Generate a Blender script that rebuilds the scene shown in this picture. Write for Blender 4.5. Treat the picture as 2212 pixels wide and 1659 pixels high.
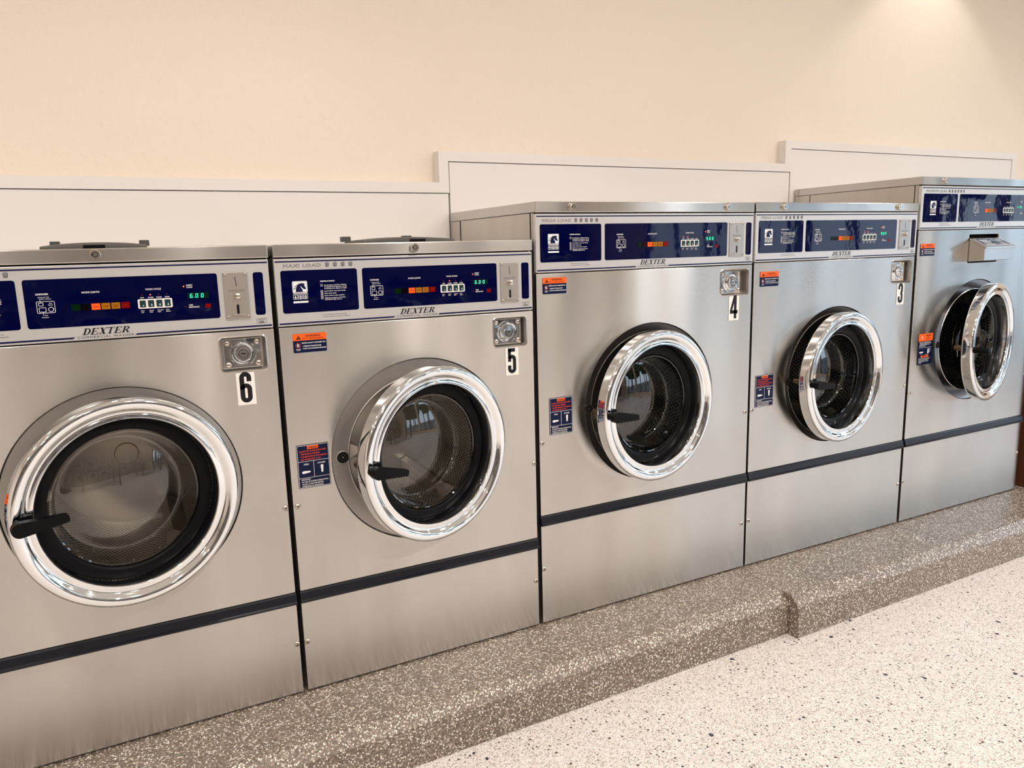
import bpy, bmesh, math, random
from mathutils import Vector, Matrix
random.seed(7)
PI = math.pi
scene = bpy.context.scene
for o in list(bpy.data.objects): bpy.data.objects.remove(o)
C = scene.collection

# ---------------------------------------------------------------- camera
cam_d = bpy.data.cameras.new('camera'); cam = bpy.data.objects.new('camera', cam_d); C.objects.link(cam)
r_ = Vector((0.88781964, -0.45944829, -0.02614509)); u_ = Vector((0.10474464, 0.1464288, 0.98366009)); f_ = Vector((0.44811255, 0.8760513, -0.17812711))
M = Matrix((r_, u_, -f_)).transposed().to_4x4(); M.translation = Vector((0, -2.0, 1.3744))
cam.matrix_world = M
cam_d.sensor_width = 36; cam_d.lens = 1614.637 / 2212 * 36; cam_d.clip_start = 0.02; cam_d.clip_end = 200
scene.camera = cam

# ---------------------------------------------------------------- world, exposure
scene.view_settings.view_transform = 'Standard'; scene.view_settings.look = 'None'
scene.view_settings.gamma = 1; scene.view_settings.use_curve_mapping = False
scene.view_settings.exposure = 0.13
wd = bpy.data.worlds.new('sky'); scene.world = wd; wd.use_nodes = True
wn = wd.node_tree.nodes; wn['Background'].inputs[0].default_value = (0.68, 0.84, 1.0, 1); wn['Background'].inputs[1].default_value = 3.5

WARM = (1.0, 0.90, 0.80)
def lamp(name, kind, loc, power, color, size=0.3, rot=(0, 0, 0), size_y=None, spot=None, blend=.15):
    d = bpy.data.lights.new(name, kind); d.energy = power; d.color = color
    if kind == 'AREA':
        d.shape = 'RECTANGLE' if size_y else 'DISK'; d.size = size
        if size_y: d.size_y = size_y
    if kind == 'SPOT':
        d.spot_size = spot; d.spot_blend = blend; d.shadow_soft_size = size
    o = bpy.data.objects.new(name, d); o.location = loc; o.rotation_euler = rot; C.objects.link(o); return o
CEIL = 3.10
DOWN = [(-2.9, -3.7), (-1.2, -3.7), (0.45, -3.7), (2.25, -3.7), (3.05, -3.7), (4.9, -3.7),
        (-2.6, -1.3), (-0.6, -1.3), (1.4, -1.3), (3.4, -1.3), (5.2, -1.3), (-1.0, -6.4), (1.8, -6.4), (4.6, -6.4)]
for (x, y) in DOWN:
    lamp('downlight_lamp', 'AREA', (x, y, CEIL - .012), 42 if y == -3.7 and x > 0 else 16, WARM, .17)
lamp('wall_spot', 'SPOT', (3.85, 0.34, CEIL - .03), 13, WARM, .05, spot=math.radians(98), blend=.28)
for x in (-1.7, .35):  # two added spots brighten the left wall, leaving a dimmer zone beside them
    lamp('wall_spot', 'SPOT', (x, -.45, CEIL - .03), 19, WARM, .06, spot=math.radians(118), blend=.55)

# ---------------------------------------------------------------- material helpers
def mat(name):
    m = bpy.data.materials.new(name); m.use_nodes = True
    return m, m.node_tree.nodes, m.node_tree.links, m.node_tree.nodes['Principled BSDF']
def simple(name, col, rough=.5, metal=0, emit=None, es=1, coat=0, spec=.3):
    m, n, l, b = mat(name)
    b.inputs['Base Color'].default_value = (*col, 1); b.inputs['Roughness'].default_value = rough
    b.inputs['Metallic'].default_value = metal; b.inputs['Coat Weight'].default_value = coat
    b.inputs['Specular IOR Level'].default_value = spec
    if emit: b.inputs['Emission Color'].default_value = (*emit, 1); b.inputs['Emission Strength'].default_value = es
    return m
def noise(n, l, scale, detail=3, rough=.5, vec=None, stretch=None):
    t = n.new('ShaderNodeTexNoise'); t.inputs['Scale'].default_value = scale; t.inputs['Detail'].default_value = detail
    t.inputs['Roughness'].default_value = rough
    if vec is None:
        tc = n.new('ShaderNodeTexCoord'); vec = tc.outputs['Object']
    if stretch:
        mp = n.new('ShaderNodeMapping'); mp.inputs['Scale'].default_value = stretch; l.new(vec, mp.inputs['Vector']); vec = mp.outputs[0]
    l.new(vec, t.inputs['Vector']); return t
def ramp(n, l, src, stops):
    r = n.new('ShaderNodeValToRGB'); e = r.color_ramp.elements
    while len(e) < len(stops): e.new(.5)
    for k, (p, c) in enumerate(stops): e[k].position = p; e[k].color = (*c, 1) if len(c) == 3 else c
    l.new(src, r.inputs[0]); return r
def maprange(n, l, src, a, b, c, d):
    r = n.new('ShaderNodeMapRange'); r.inputs[1].default_value = a; r.inputs[2].default_value = b; r.inputs[3].default_value = c; r.inputs[4].default_value = d
    l.new(src, r.inputs[0]); return r
def bump(n, l, b, pairs):
    prev = None
    for src, dist, st in pairs:
        bp = n.new('ShaderNodeBump'); bp.inputs['Distance'].default_value = dist; bp.inputs['Strength'].default_value = st
        l.new(src, bp.inputs['Height'])
        if prev: l.new(prev.outputs[0], bp.inputs['Normal'])
        prev = bp
    l.new(prev.outputs[0], b.inputs['Normal'])

def steel(name, col=(.56, .545, .53), rough=.27, an=.75, wob=.5, grain=.25):
    m, n, l, b = mat(name)
    b.inputs['Metallic'].default_value = 1
    b.inputs['Anisotropic'].default_value = an
    tg = n.new('ShaderNodeCombineXYZ'); tg.inputs[2].default_value = 1.0; l.new(tg.outputs[0], b.inputs['Tangent'])
    tc = n.new('ShaderNodeTexCoord').outputs['Object']
    g = noise(n, l, 30, 4, .7, tc, (1.0, 1.0, 40.0))       # horizontal brushing
    s = noise(n, l, 3.0, 2, .5, tc)                          # soft smears
    v = noise(n, l, 9.0, 2, .5, tc, (1.0, 1.0, .12))        # vertical wipe streaks
    mx = n.new('ShaderNodeMath'); mx.operation = 'ADD'; l.new(s.outputs[0], mx.inputs[0]); l.new(v.outputs[0], mx.inputs[1])
    b.inputs['Roughness'].default_value = rough
    cr = ramp(n, l, g.outputs[0], [(.3, tuple(c * .93 for c in col)), (.7, tuple(min(1, c * 1.05) for c in col))])
    sm = maprange(n, l, mx.outputs[0], .5, 1.5, .90, 1.09)     # faint wipe smears
    vm = n.new('ShaderNodeVectorMath'); vm.operation = 'SCALE'; l.new(cr.outputs[0], vm.inputs[0]); l.new(sm.outputs[0], vm.inputs['Scale']); l.new(vm.outputs[0], b.inputs['Base Color'])
    w = noise(n, l, 2.2, 0, .4, tc, (2.6, 1.0, .5))
    bump(n, l, b, [(w.outputs[0], .02, wob), (g.outputs[0], .0004, grain)])
    return m
STEEL = steel('brushed_stainless_steel', (.59, .575, .555), .255, .96, .30, .0)
STEEL_SIDE = steel('dull_stainless_side', (.60, .565, .53), .42, .3, .1, 0)
STEEL_LID = steel('lid_stainless_steel', (.57, .55, .53), .22, .9, .15, 0)
COLLAR = steel('collar_stainless_steel', (.46, .43, .41), .50, .2, .02, 0)
COLLAR_DARK = steel('dark_collar_steel', (.11, .10, .092), .45, .2, .02, 0)
COLLAR_BRIGHT = steel('bright_collar_steel', (.52, .51, .52), .24, .2, .02, 0)
def chrome_mat():
    m, n, l, b = mat('polished_chrome')
    b.inputs['Metallic'].default_value = 1; b.inputs['Base Color'].default_value = (.80, .83, .86, 1); b.inputs['Roughness'].default_value = .05
    w = noise(n, l, 14, 1, .4); bump(n, l, b, [(w.outputs[0], .002, .5)]); return m
CHROME = chrome_mat()
NICKEL = simple('satin_nickel', (.62, .58, .53), .22, 1)
NICKEL_DULL = simple('scuffed_coin_plate_steel', (.50, .47, .44), .38, 1)
BLACKP = simple('black_plastic', (.003, .003, .004), .35, spec=.10)
DARKGREY = simple('charcoal_plastic', (.075, .075, .075), .42)
RUBBER = simple('black_rubber', (.004, .004, .005), .32, spec=.08)
VOID = simple('unlit_black', (.004, .004, .004), .9)
BRONZE = simple('dark_bronze_bolt', (.12, .085, .05), .35, 1)
BANDM = simple('dark_blue_grey_trim_plastic', (.009, .010, .016), .30, spec=.3)

def wavy_panel(name, col, rough, amt, metal=0, coat=.0, spec=.5):
    m, n, l, b = mat(name)
    b.inputs['Base Color'].default_value = (*col, 1); b.inputs['Roughness'].default_value = rough; b.inputs['Metallic'].default_value = metal
    b.inputs['Coat Weight'].default_value = coat; b.inputs['Coat Roughness'].default_value = .03; b.inputs['Specular IOR Level'].default_value = spec
    w = noise(n, l, 16, 2, .5); w2 = noise(n, l, 5, 1, .5)
    bump(n, l, b, [(w.outputs[0], .0012, amt), (w2.outputs[0], .006, amt)])
    return m
NAVY = wavy_panel('navy_gloss_overlay', (.0004, .0012, .030), .04, .30, spec=.18)
SILVER = wavy_panel('silver_print_overlay', (.56, .555, .56), .30, .3, metal=.35)
INKN = simple('navy_ink', (.002, .004, .05), .3)
INKB = simple('black_ink', (.006, .006, .010), .4)
INKW = simple('white_ink', (.82, .82, .84), .5)
INKG = simple('grey_ink', (.10, .10, .11), .5)
STW = simple('white_vinyl', (.80, .78, .76), .45)
ORANGE = simple('safety_orange_vinyl', (.90, .12, .008), .4)
LABN = simple('navy_label_vinyl', (.001, .006, .040), .3, spec=.2)
REDT = simple('red_orange_ink', (.75, .07, .03), .4)
L_OR = simple('orange_lamp_lens', (.78, .085, .010), .3, emit=(1, .10, .01), es=.22, spec=.15)
L_AM = simple('amber_lamp_lens', (.33, .13, .004), .3, spec=.12)
L_RD = simple('red_lamp_lens', (.17, .002, .001), .25, spec=.12)
L_GR = simple('dark_green_lamp_lens', (.001, .012, .003), .2, spec=.1)
L_BK = simple('black_lamp_lens', (.002, .001, .001), .2, spec=.1)
L_BG = simple('dark_red_lamp_lens', (.014, .0005, .0005), .2, spec=.1)
LED_ON = simple('lit_red_led', (.9, .1, .05), .3, emit=(1, .07, .04), es=2.6)
LED_OFF = simple('unlit_red_led', (.10, .002, .004), .3)
LED_GRN = simple('lit_green_segment', (.0, .5, .3), .3, emit=(.05, 1, .55), es=1.6)
TEAL = simple('dark_teal_button', (.008, .035, .042), .3)
DISPB = simple('dark_green_display_window', (.001, .014, .008), .15)

def perforated(name, base=(.45, .43, .41), pitch=.0125, hole=.32, rough=.3, sx=1.0, hc=(.004, .004, .004)):
    m, n, l, b = mat(name)
    b.inputs['Metallic'].default_value = 1; b.inputs['Roughness'].default_value = rough
    uv = n.new('ShaderNodeUVMap'); uv.uv_map = 'UVMap'
    sep = n.new('ShaderNodeSeparateXYZ'); l.new(uv.outputs[0], sep.inputs[0])
    def mth(op, a, bb=None, c=None):
        q = n.new('ShaderNodeMath'); q.operation = op
        for i, v in enumerate((a, bb, c)):
            if v is None: continue
            if isinstance(v, (int, float)): q.inputs[i].default_value = v
            else: l.new(v, q.inputs[i])
        return q.outputs[0]
    def grid(ox, oy):
        fx = mth('SUBTRACT', mth('FRACT', mth('MULTIPLY_ADD', sep.outputs[0], 1 / pitch / sx, ox)), .5)
        fy = mth('SUBTRACT', mth('FRACT', mth('MULTIPLY_ADD', sep.outputs[1], 1 / (pitch * 1.732), oy)), .5)
        fx = mth('MULTIPLY', fx, sx); fy = mth('MULTIPLY', fy, 1.732)
        return mth('SQRT', mth('ADD', mth('MULTIPLY', fx, fx), mth('MULTIPLY', fy, fy)))
    d = mth('MINIMUM', grid(0, 0), grid(.5, .5))
    hole_m = mth('LESS_THAN', d, hole)
    mx = n.new('ShaderNodeMix'); mx.data_type = 'RGBA'; l.new(hole_m, mx.inputs[0])
    mx.inputs[6].default_value = (*base, 1); mx.inputs[7].default_value = (*hc, 1)
    l.new(mx.outputs[2], b.inputs['Base Color']); return m
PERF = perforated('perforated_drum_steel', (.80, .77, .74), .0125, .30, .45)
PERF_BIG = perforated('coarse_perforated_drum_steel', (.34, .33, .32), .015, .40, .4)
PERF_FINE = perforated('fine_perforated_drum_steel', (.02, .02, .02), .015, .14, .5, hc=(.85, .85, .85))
DRUM_BACK = simple('drum_back_steel', (.62, .58, .54), .32, 1)

def glass_mat():
    m, n, l, b = mat('door_glass')
    n.remove(b); out = n['Material Output']
    tr = n.new('ShaderNodeBsdfTransparent'); tr.inputs[0].default_value = (.73, .71, .68, 1)
    gl = n.new('ShaderNodeBsdfGlossy'); gl.inputs['Roughness'].default_value = .03; gl.inputs[0].default_value = (.95, .95, .95, 1)
    fr = n.new('ShaderNodeFresnel'); fr.inputs[0].default_value = 1.75
    sc = noise(n, l, 60, 5, .7)
    mx = n.new('ShaderNodeMixShader'); l.new(fr.outputs[0], mx.inputs[0]); l.new(tr.outputs[0], mx.inputs[1]); l.new(gl.outputs[0], mx.inputs[2])
    l.new(mx.outputs[0], out.inputs[0]); return m
GLASS = glass_mat()

def wall_mat(name, col, bs=.25):
    m, n, l, b = mat(name)
    b.inputs['Roughness'].default_value = .75
    a = noise(n, l, 1.2, 2, .5); r = ramp(n, l, a.outputs[0], [(.3, tuple(c * .97 for c in col)), (.7, col)]); l.new(r.outputs[0], b.inputs['Base Color'])
    t = noise(n, l, 130, 3, .55); t2 = noise(n, l, 45, 2, .5)
    rr = ramp(n, l, t2.outputs[0], [(.52, (0, 0, 0)), (.66, (1, 1, 1))])
    bump(n, l, b, [(t.outputs[0], .002, bs), (rr.outputs[0], .0015, bs)])
    return m
PEACH = wall_mat('cream_orange_peel_paint', (.83, .74, .64), .35)
WHITEP = wall_mat('white_gloss_laminate', (.79, .765, .755), .03)
TAUPE = simple('taupe_wall_paint', (.30, .25, .21), .7)
CEILM = simple('white_ceiling_paint', (.80, .77, .72), .8)
DARKWOOD = simple('dark_brown_laminate', (.10, .035, .018), .35, coat=.3)
FRAMEM = simple('dark_window_frame', (.05, .045, .04), .4)

def terrazzo(name, base, base2, chips, scale, gloss=.35, rnd=1.0, sparse=None, bs=.2):
    """base mottled aggregate: chips = list of (threshold, colour) on a voronoi cell random value"""
    m, n, l, b = mat(name)
    tc = n.new('ShaderNodeTexCoord').outputs['Object']
    v = n.new('ShaderNodeTexVoronoi'); v.inputs['Scale'].default_value = scale; v.inputs['Randomness'].default_value = rnd; l.new(tc, v.inputs['Vector'])
    sep = n.new('ShaderNodeSeparateColor'); l.new(v.outputs['Color'], sep.inputs[0])
    r = n.new('ShaderNodeValToRGB'); r.color_ramp.interpolation = 'CONSTANT'; e = r.color_ramp.elements
    while len(e) < len(chips): e.new(.5)
    for k, (p, c) in enumerate(chips): e[k].position = p; e[k].color = (*c, 1)
    l.new(sep.outputs[0], r.inputs[0])
    big = noise(n, l, 2.2, 3, .6, tc); br = ramp(n, l, big.outputs[0], [(.3, base), (.7, base2)])
    edge = maprange(n, l, v.outputs['Distance'], .40, .62, 1, 0)
    mx = n.new('ShaderNodeMix'); mx.data_type = 'RGBA'; l.new(edge.outputs[0], mx.inputs[0]); l.new(br.outputs[0], mx.inputs[6]); l.new(r.outputs[0], mx.inputs[7])
    src = mx.outputs[2]
    if sparse:
        for sc, th, colr in sparse:
            v2 = n.new('ShaderNodeTexVoronoi'); v2.inputs['Scale'].default_value = sc
            wv = noise(n, l, sc * 1.5, 2, .5, tc); ad = n.new('ShaderNodeVectorMath'); ad.operation = 'MULTIPLY_ADD'
            l.new(wv.outputs['Color'], ad.inputs[0]); ad.inputs[1].default_value = (.5 / sc,) * 3; l.new(tc, ad.inputs[2]); l.new(ad.outputs[0], v2.inputs['Vector'])
            s2 = n.new('ShaderNodeSeparateColor'); l.new(v2.outputs['Color'], s2.inputs[0])
            rad = maprange(n, l, s2.outputs[1], 0, 1, .12, .36)
            lt = n.new('ShaderNodeMath'); lt.operation = 'LESS_THAN'; l.new(v2.outputs['Distance'], lt.inputs[0]); l.new(rad.outputs[0], lt.inputs[1])
            pick = n.new('ShaderNodeMath'); pick.operation = 'LESS_THAN'; l.new(s2.outputs[0], pick.inputs[0]); pick.inputs[1].default_value = th
            an = n.new('ShaderNodeMath'); an.operation = 'MULTIPLY'; l.new(lt.outputs[0], an.inputs[0]); l.new(pick.outputs[0], an.inputs[1])
            m2 = n.new('ShaderNodeMix'); m2.data_type = 'RGBA'; l.new(an.outputs[0], m2.inputs[0]); l.new(src, m2.inputs[6]); m2.inputs[7].default_value = (*colr, 1)
            src = m2.outputs[2]
    l.new(src, b.inputs['Base Color']); b.inputs['Roughness'].default_value = gloss
    bump(n, l, b, [(v.outputs['Distance'], .002, bs)])
    return m
FLOORM = terrazzo('pale_terrazzo', (.66, .62, .60), (.71, .67, .65),
                  [(0, (.82, .77, .75)), (.38, (.66, .61, .59)), (.56, (.46, .41, .39)), (.66, (.86, .83, .81)), (.88, (.28, .25, .235))], 230, .38,
                  sparse=[(130, .42, (.36, .315, .295)), (175, .50, (.22, .185, .17)), (85, .20, (.06, .052, .055)), (45, .035, (.03, .035, .055))], bs=.05)
CURBM = terrazzo('speckled_epoxy_aggregate', (.15, .12, .095), (.19, .155, .125),
                 [(0, (.12, .095, .075)), (.26, (.34, .285, .235)), (.42, (.075, .06, .045)), (.56, (.46, .40, .34)), (.70, (.80, .75, .69)), (.90, (.22, .15, .12))], 215, .30, bs=.4)

# ---------------------------------------------------------------- mesh helpers
class MB:
    def __init__(s): s.v = []; s.f = []; s.m = []; s.s = []; s.uv = []; s.mats = []
    def mi(s, m):
        if m not in s.mats: s.mats.append(m)
        return s.mats.index(m)
    def face(s, pts, m, smooth=False, uv=None):
        b = len(s.v); s.v += [tuple(p) for p in pts]; s.f.append(tuple(range(b, b + len(pts)))); s.m.append(s.mi(m)); s.s.append(smooth); s.uv.append(uv)
    def poly(s, pts, y, m):          # flat print polygon in (x,z), seen from -y
        a = sum(pts[i][0] * pts[(i + 1) % len(pts)][1] - pts[(i + 1) % len(pts)][0] * pts[i][1] for i in range(len(pts)))
        if a < 0: pts = pts[::-1]
        s.face([(p[0], y, p[1]) for p in pts], m)
    def rect(s, x0, z0, x1, z1, y, m, r=0):
        if r <= 0: s.poly([(x0, z0), (x1, z0), (x1, z1), (x0, z1)], y, m)
        else: s.poly(rrect(x0, z0, x1, z1, r), y, m)
    def frame(s, x0, z0, x1, z1, t, y, m, r=0):
        o = rrect(x0, z0, x1, z1, max(r, 1e-6)); i = rrect(x0 + t, z0 + t, x1 - t, z1 - t, max(r - t, 1e-6)); n = len(o)
        for k in range(n): j = (k + 1) % n; s.poly([o[k], o[j], i[j], i[k]], y, m)
    def disc(s, x, z, r, y, m, n=14): s.poly([(x + r * math.cos(2 * PI * k / n), z + r * math.sin(2 * PI * k / n)) for k in range(n)], y, m)
    def ring(s, x, z, r, t, y, m, n=18):
        for k in range(n):
            a, b = 2 * PI * k / n, 2 * PI * (k + 1) / n
            s.poly([(x + r * math.cos(a), z + r * math.sin(a)), (x + r * math.cos(b), z + r * math.sin(b)), (x + (r - t) * math.cos(b), z + (r - t) * math.sin(b)), (x + (r - t) * math.cos(a), z + (r - t) * math.sin(a))], y, m)
    def line(s, a, b, w, y, m):
        d = Vector((b[0] - a[0], b[1] - a[1])); d.normalize(); n = Vector((-d.y, d.x)) * w / 2
        s.poly([(a[0] - n.x, a[1] - n.y), (b[0] - n.x, b[1] - n.y), (b[0] + n.x, b[1] + n.y), (a[0] + n.x, a[1] + n.y)], y, m)
    def ribbon(s, pts, w, y, m):
        L = [];
        for k, p in enumerate(pts):
            a = Vector(pts[max(k - 1, 0)]); b = Vector(pts[min(k + 1, len(pts) - 1)]); d = (b - a).normalized(); n = Vector((-d.y, d.x)) * w / 2
            L.append(((p[0] + n.x, p[1] + n.y), (p[0] - n.x, p[1] - n.y)))
        for k in range(len(L) - 1): s.poly([L[k][0], L[k + 1][0], L[k + 1][1], L[k][1]], y, m)
    def box(s, x0, y0, z0, x1, y1, z1, m):
        P = [(x0, y0, z0), (x1, y0, z0), (x1, y1, z0), (x0, y1, z0), (x0, y0, z1), (x1, y0, z1), (x1, y1, z1), (x0, y1, z1)]
        for q in ((0, 3, 2, 1), (4, 5, 6, 7), (0, 1, 5, 4), (1, 2, 6, 5), (2, 3, 7, 6), (3, 0, 4, 7)): s.face([P[i] for i in q], m)
    def lathe(s, prof, c, m, n=96, smooth=True, uvs=None, cap0=False, cap1=False):
        """prof: list of (r, y) about an axis along y through c=(x,y,z); shared verts"""
        b = len(s.v)
        for (r, y) in prof:
            for k in range(n):
                a = 2 * PI * k / n; s.v.append((c[0] + r * math.cos(a), c[1] + y, c[2] + r * math.sin(a)))
        ac = 0
        for i in range(len(prof) - 1):
            dl = math.hypot(prof[i + 1][0] - prof[i][0], prof[i + 1][1] - prof[i][1])
            for k in range(n):
                j = (k + 1) % n
                s.f.append((b + i * n + k, b + i * n + j, b + (i + 1) * n + j, b + (i + 1) * n + k)); s.m.append(s.mi(m)); s.s.append(smooth)
                R = .235 * 2 * PI / n
                s.uv.append([(k * R, ac), ((k + 1) * R, ac), ((k + 1) * R, ac + dl), (k * R, ac + dl)])
            ac += dl
        for cap, i in ((cap0, 0), (cap1, len(prof) - 1)):
            if cap:
                s.f.append(tuple(b + i * n + k for k in range(n))); s.m.append(s.mi(m)); s.s.append(False)
                s.uv.append([(prof[i][0] * math.cos(2 * PI * k / n), prof[i][0] * math.sin(2 * PI * k / n)) for k in range(n)])
    def tube(s, a, b, r0, r1, m, n=20, cap=True, smooth=True):
        a, b = Vector(a), Vector(b); d = (b - a).normalized(); x = d.orthogonal().normalized(); y = d.cross(x); k0 = len(s.v)
        for c, r in ((a, r0), (b, r1)):
            for k in range(n): t = 2 * PI * k / n; s.v.append(tuple(c + x * r * math.cos(t) + y * r * math.sin(t)))
        for k in range(n): j = (k + 1) % n; s.f.append((k0 + k, k0 + j, k0 + n + j, k0 + n + k)); s.m.append(s.mi(m)); s.s.append(smooth); s.uv.append(None)
        if cap:
            s.f.append(tuple(k0 + k for k in range(n))[::-1]); s.m.append(s.mi(m)); s.s.append(False); s.uv.append(None)
            s.f.append(tuple(k0 + n + k for k in range(n))); s.m.append(s.mi(m)); s.s.append(False); s.uv.append(None)
    def mesh(s, me, T, m, smooth=False):
        b = len(s.v); s.v += [tuple(T @ v.co) for v in me.vertices]
        for p in me.polygons: s.f.append(tuple(b + i for i in p.vertices)); s.m.append(s.mi(m)); s.s.append(smooth); s.uv.append(None)
    def text(s, body, x, z, h, y, m, align='L', bold=0, sx=1.0, shear=0, outline=0, sp=1.0, fit=None):
        me = text_mesh(body, bold, outline, sp)
        if fit: sx = fit / (h * me['w'])
        w = me['w'] * h * sx; x0 = x - (w / 2 if align == 'C' else w if align == 'R' else 0)
        T = Matrix(((h * sx, h * shear, 0, x0), (0, 0, -h, y), (0, h, 0, z), (0, 0, 0, 1)))
        s.mesh(me, T, m)
    def build(s, name, parent=None, bevel=0, seg=2, recalc=False, merge=False):
        me = bpy.data.meshes.new(name); me.from_pydata(s.v, [], s.f)
        for m in s.mats: me.materials.append(m)
        me.polygons.foreach_set('material_index', s.m); me.polygons.foreach_set('use_smooth', s.s)
        if any(u for u in s.uv):
            ul = me.uv_layers.new(name='UVMap')
            for p, u in zip(me.polygons, s.uv):
                if u:
                    for li, c in zip(p.loop_indices, u): ul.data[li].uv = c
        if merge or recalc or bevel:
            bm = bmesh.new(); bm.from_mesh(me)
            bmesh.ops.remove_doubles(bm, verts=bm.verts, dist=1e-6)
            if recalc or bevel: bmesh.ops.recalc_face_normals(bm, faces=bm.faces)
            if bevel:
                es = [e for e in bm.edges if len(e.link_faces) == 2 and e.calc_face_angle(0) > .6]
                bmesh.ops.bevel(bm, geom=es, offset=bevel, segments=seg, profile=.5, affect='EDGES', clamp_overlap=True)
            bm.to_mesh(me); bm.free()
        if any(s.s): me.set_sharp_from_angle(angle=math.radians(38))
        if len(me.polygons) == len(s.s): me.polygons.foreach_set('use_smooth', s.s)
        elif not any(s.s): me.polygons.foreach_set('use_smooth', [False] * len(me.polygons))
        o = bpy.data.objects.new(name, me); C.objects.link(o)
        if parent: o.parent = parent
        return o
def rrect(x0, z0, x1, z1, r, n=5):
    P = []
    for cx, cz, a0 in ((x1 - r, z0 + r, -90), (x1 - r, z1 - r, 0), (x0 + r, z1 - r, 90), (x0 + r, z0 + r, 180)):
        for k in range(n + 1): a = math.radians(a0 + 90 * k / n); P.append((cx + r * math.cos(a), cz + r * math.sin(a)))
    return P
def arc(cx, cz, r, a0, a1, n=10, rz=None):
    rz = rz or r
    return [(cx + r * math.cos(math.radians(a0 + (a1 - a0) * k / n)), cz + rz * math.sin(math.radians(a0 + (a1 - a0) * k / n))) for k in range(n + 1)]
_tm = {}
def text_mesh(body, bold, outline, sp):
    key = (body, bold, outline, sp)
    if key in _tm: return _tm[key]
    cu = bpy.data.curves.new('t', 'FONT'); cu.body = body; cu.size = 1.0; cu.resolution_u = 2; cu.space_character = sp
    if outline: cu.fill_mode = 'NONE'; cu.bevel_depth = outline; cu.bevel_resolution = 0
    elif bold: cu.offset = bold
    ob = bpy.data.objects.new('t', cu); me = bpy.data.meshes.new_from_object(ob)
    # bfont caps are ~0.73 high at size 1 -> normalise cap height to 1
    for v in me.vertices: v.co /= .73
    xs = [v.co.x for v in me.vertices] or [0]; x0 = min(xs)
    for v in me.vertices: v.co.x -= x0
    me['w'] = max(xs) - x0
    bpy.data.objects.remove(ob); _tm[key] = me; return me
def plate(outlines, th, y0, m, name, parent, bev=.0012, seg=2):
    """flat sheet with holes: outlines in (x,z); front face at y0, going back th"""
    cu = bpy.data.curves.new('p', 'CURVE'); cu.dimensions = '2D'; cu.fill_mode = 'BOTH'; cu.extrude = th / 2 - bev; cu.bevel_depth = bev; cu.bevel_resolution = seg; cu.offset = -bev
    for o in outlines:
        sp = cu.splines.new('POLY'); sp.points.add(len(o) - 1); sp.use_cyclic_u = True
        for p, q in zip(sp.points, o): p.co = (q[0], q[1], 0, 1)
    ob = bpy.data.objects.new('p', cu); me = bpy.data.meshes.new_from_object(ob); bpy.data.objects.remove(ob)
    me.transform(Matrix(((1, 0, 0, 0), (0, 0, -1, y0 + th / 2), (0, 1, 0, 0), (0, 0, 0, 1))))
    me.materials.clear(); me.materials.append(m); me.name = name
    o = bpy.data.objects.new(name, me); C.objects.link(o); o.parent = parent; return o
def tag(o, label=None, cat=None, group=None, kind=None):
    if label: o['label'] = label
    if cat: o['category'] = cat
    if group: o['group'] = group
    if kind: o['kind'] = kind
    return o
def empty(name, loc): o = bpy.data.objects.new(name, None); o.location = loc; C.objects.link(o); o.empty_display_size = .1; return o
def circ(cx, cz, r, n=96): return [(cx + r * math.cos(2 * PI * k / n), cz + r * math.sin(2 * PI * k / n)) for k in range(n)]
def struct(mb, name, **k): return tag(mb.build(name, **k), kind='structure')

# ---------------------------------------------------------------- setting
BZ = .15     # top of the plinth
X0R, X1R, Y0R, YW = -4.2, 6.2, -8.0, .70
b = MB(); b.box(X0R, Y0R, -.1, X1R, YW + .2, 0, FLOORM); struct(b, 'floor')
b = MB(); b.box(X0R, Y0R, CEIL, X1R, YW + .2, CEIL + .1, CEILM); struct(b, 'ceiling')
b = MB(); b.box(X0R, YW, 0, X1R, YW + .15, CEIL, PEACH); struct(b, 'wall_back')
b = MB(); b.box(X0R - .15, Y0R, 0, X0R, YW, CEIL, PEACH); struct(b, 'wall_left')
b = MB(); b.box(X0R, Y0R - .15, 0, X1R, Y0R, CEIL, TAUPE); struct(b, 'wall_front')
WIN = [(-2.25, -.40), (-4.25, -2.40), (-6.25, -4.40)]; WZ0, WZ1 = .20, 2.92
b = MB(); ys = [YW] + [q for w in WIN for q in (w[1], w[0])] + [Y0R]
for k in range(0, len(ys), 2): b.box(X1R, ys[k + 1], 0, X1R + .2, ys[k], CEIL, PEACH)
for w in WIN: b.box(X1R, w[0], 0, X1R + .2, w[1], WZ0, PEACH); b.box(X1R, w[0], WZ1, X1R + .2, w[1], CEIL, PEACH)
struct(b, 'wall_right')
for k, w in enumerate(WIN):
    b = MB(); X = X1R + .06
    for y in (w[0], (w[0] * 2 + w[1]) / 3, (w[0] + w[1] * 2) / 3, w[1] - .05): b.box(X, y, WZ0, X + .06, y + .05, WZ1, FRAMEM)
    for z in (WZ0, 2.05, WZ1 - .05): b.box(X + .005, w[0], z, X + .055, w[1], z + .05, FRAMEM)
    struct(b, 'window_%d' % (k + 1))

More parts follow.
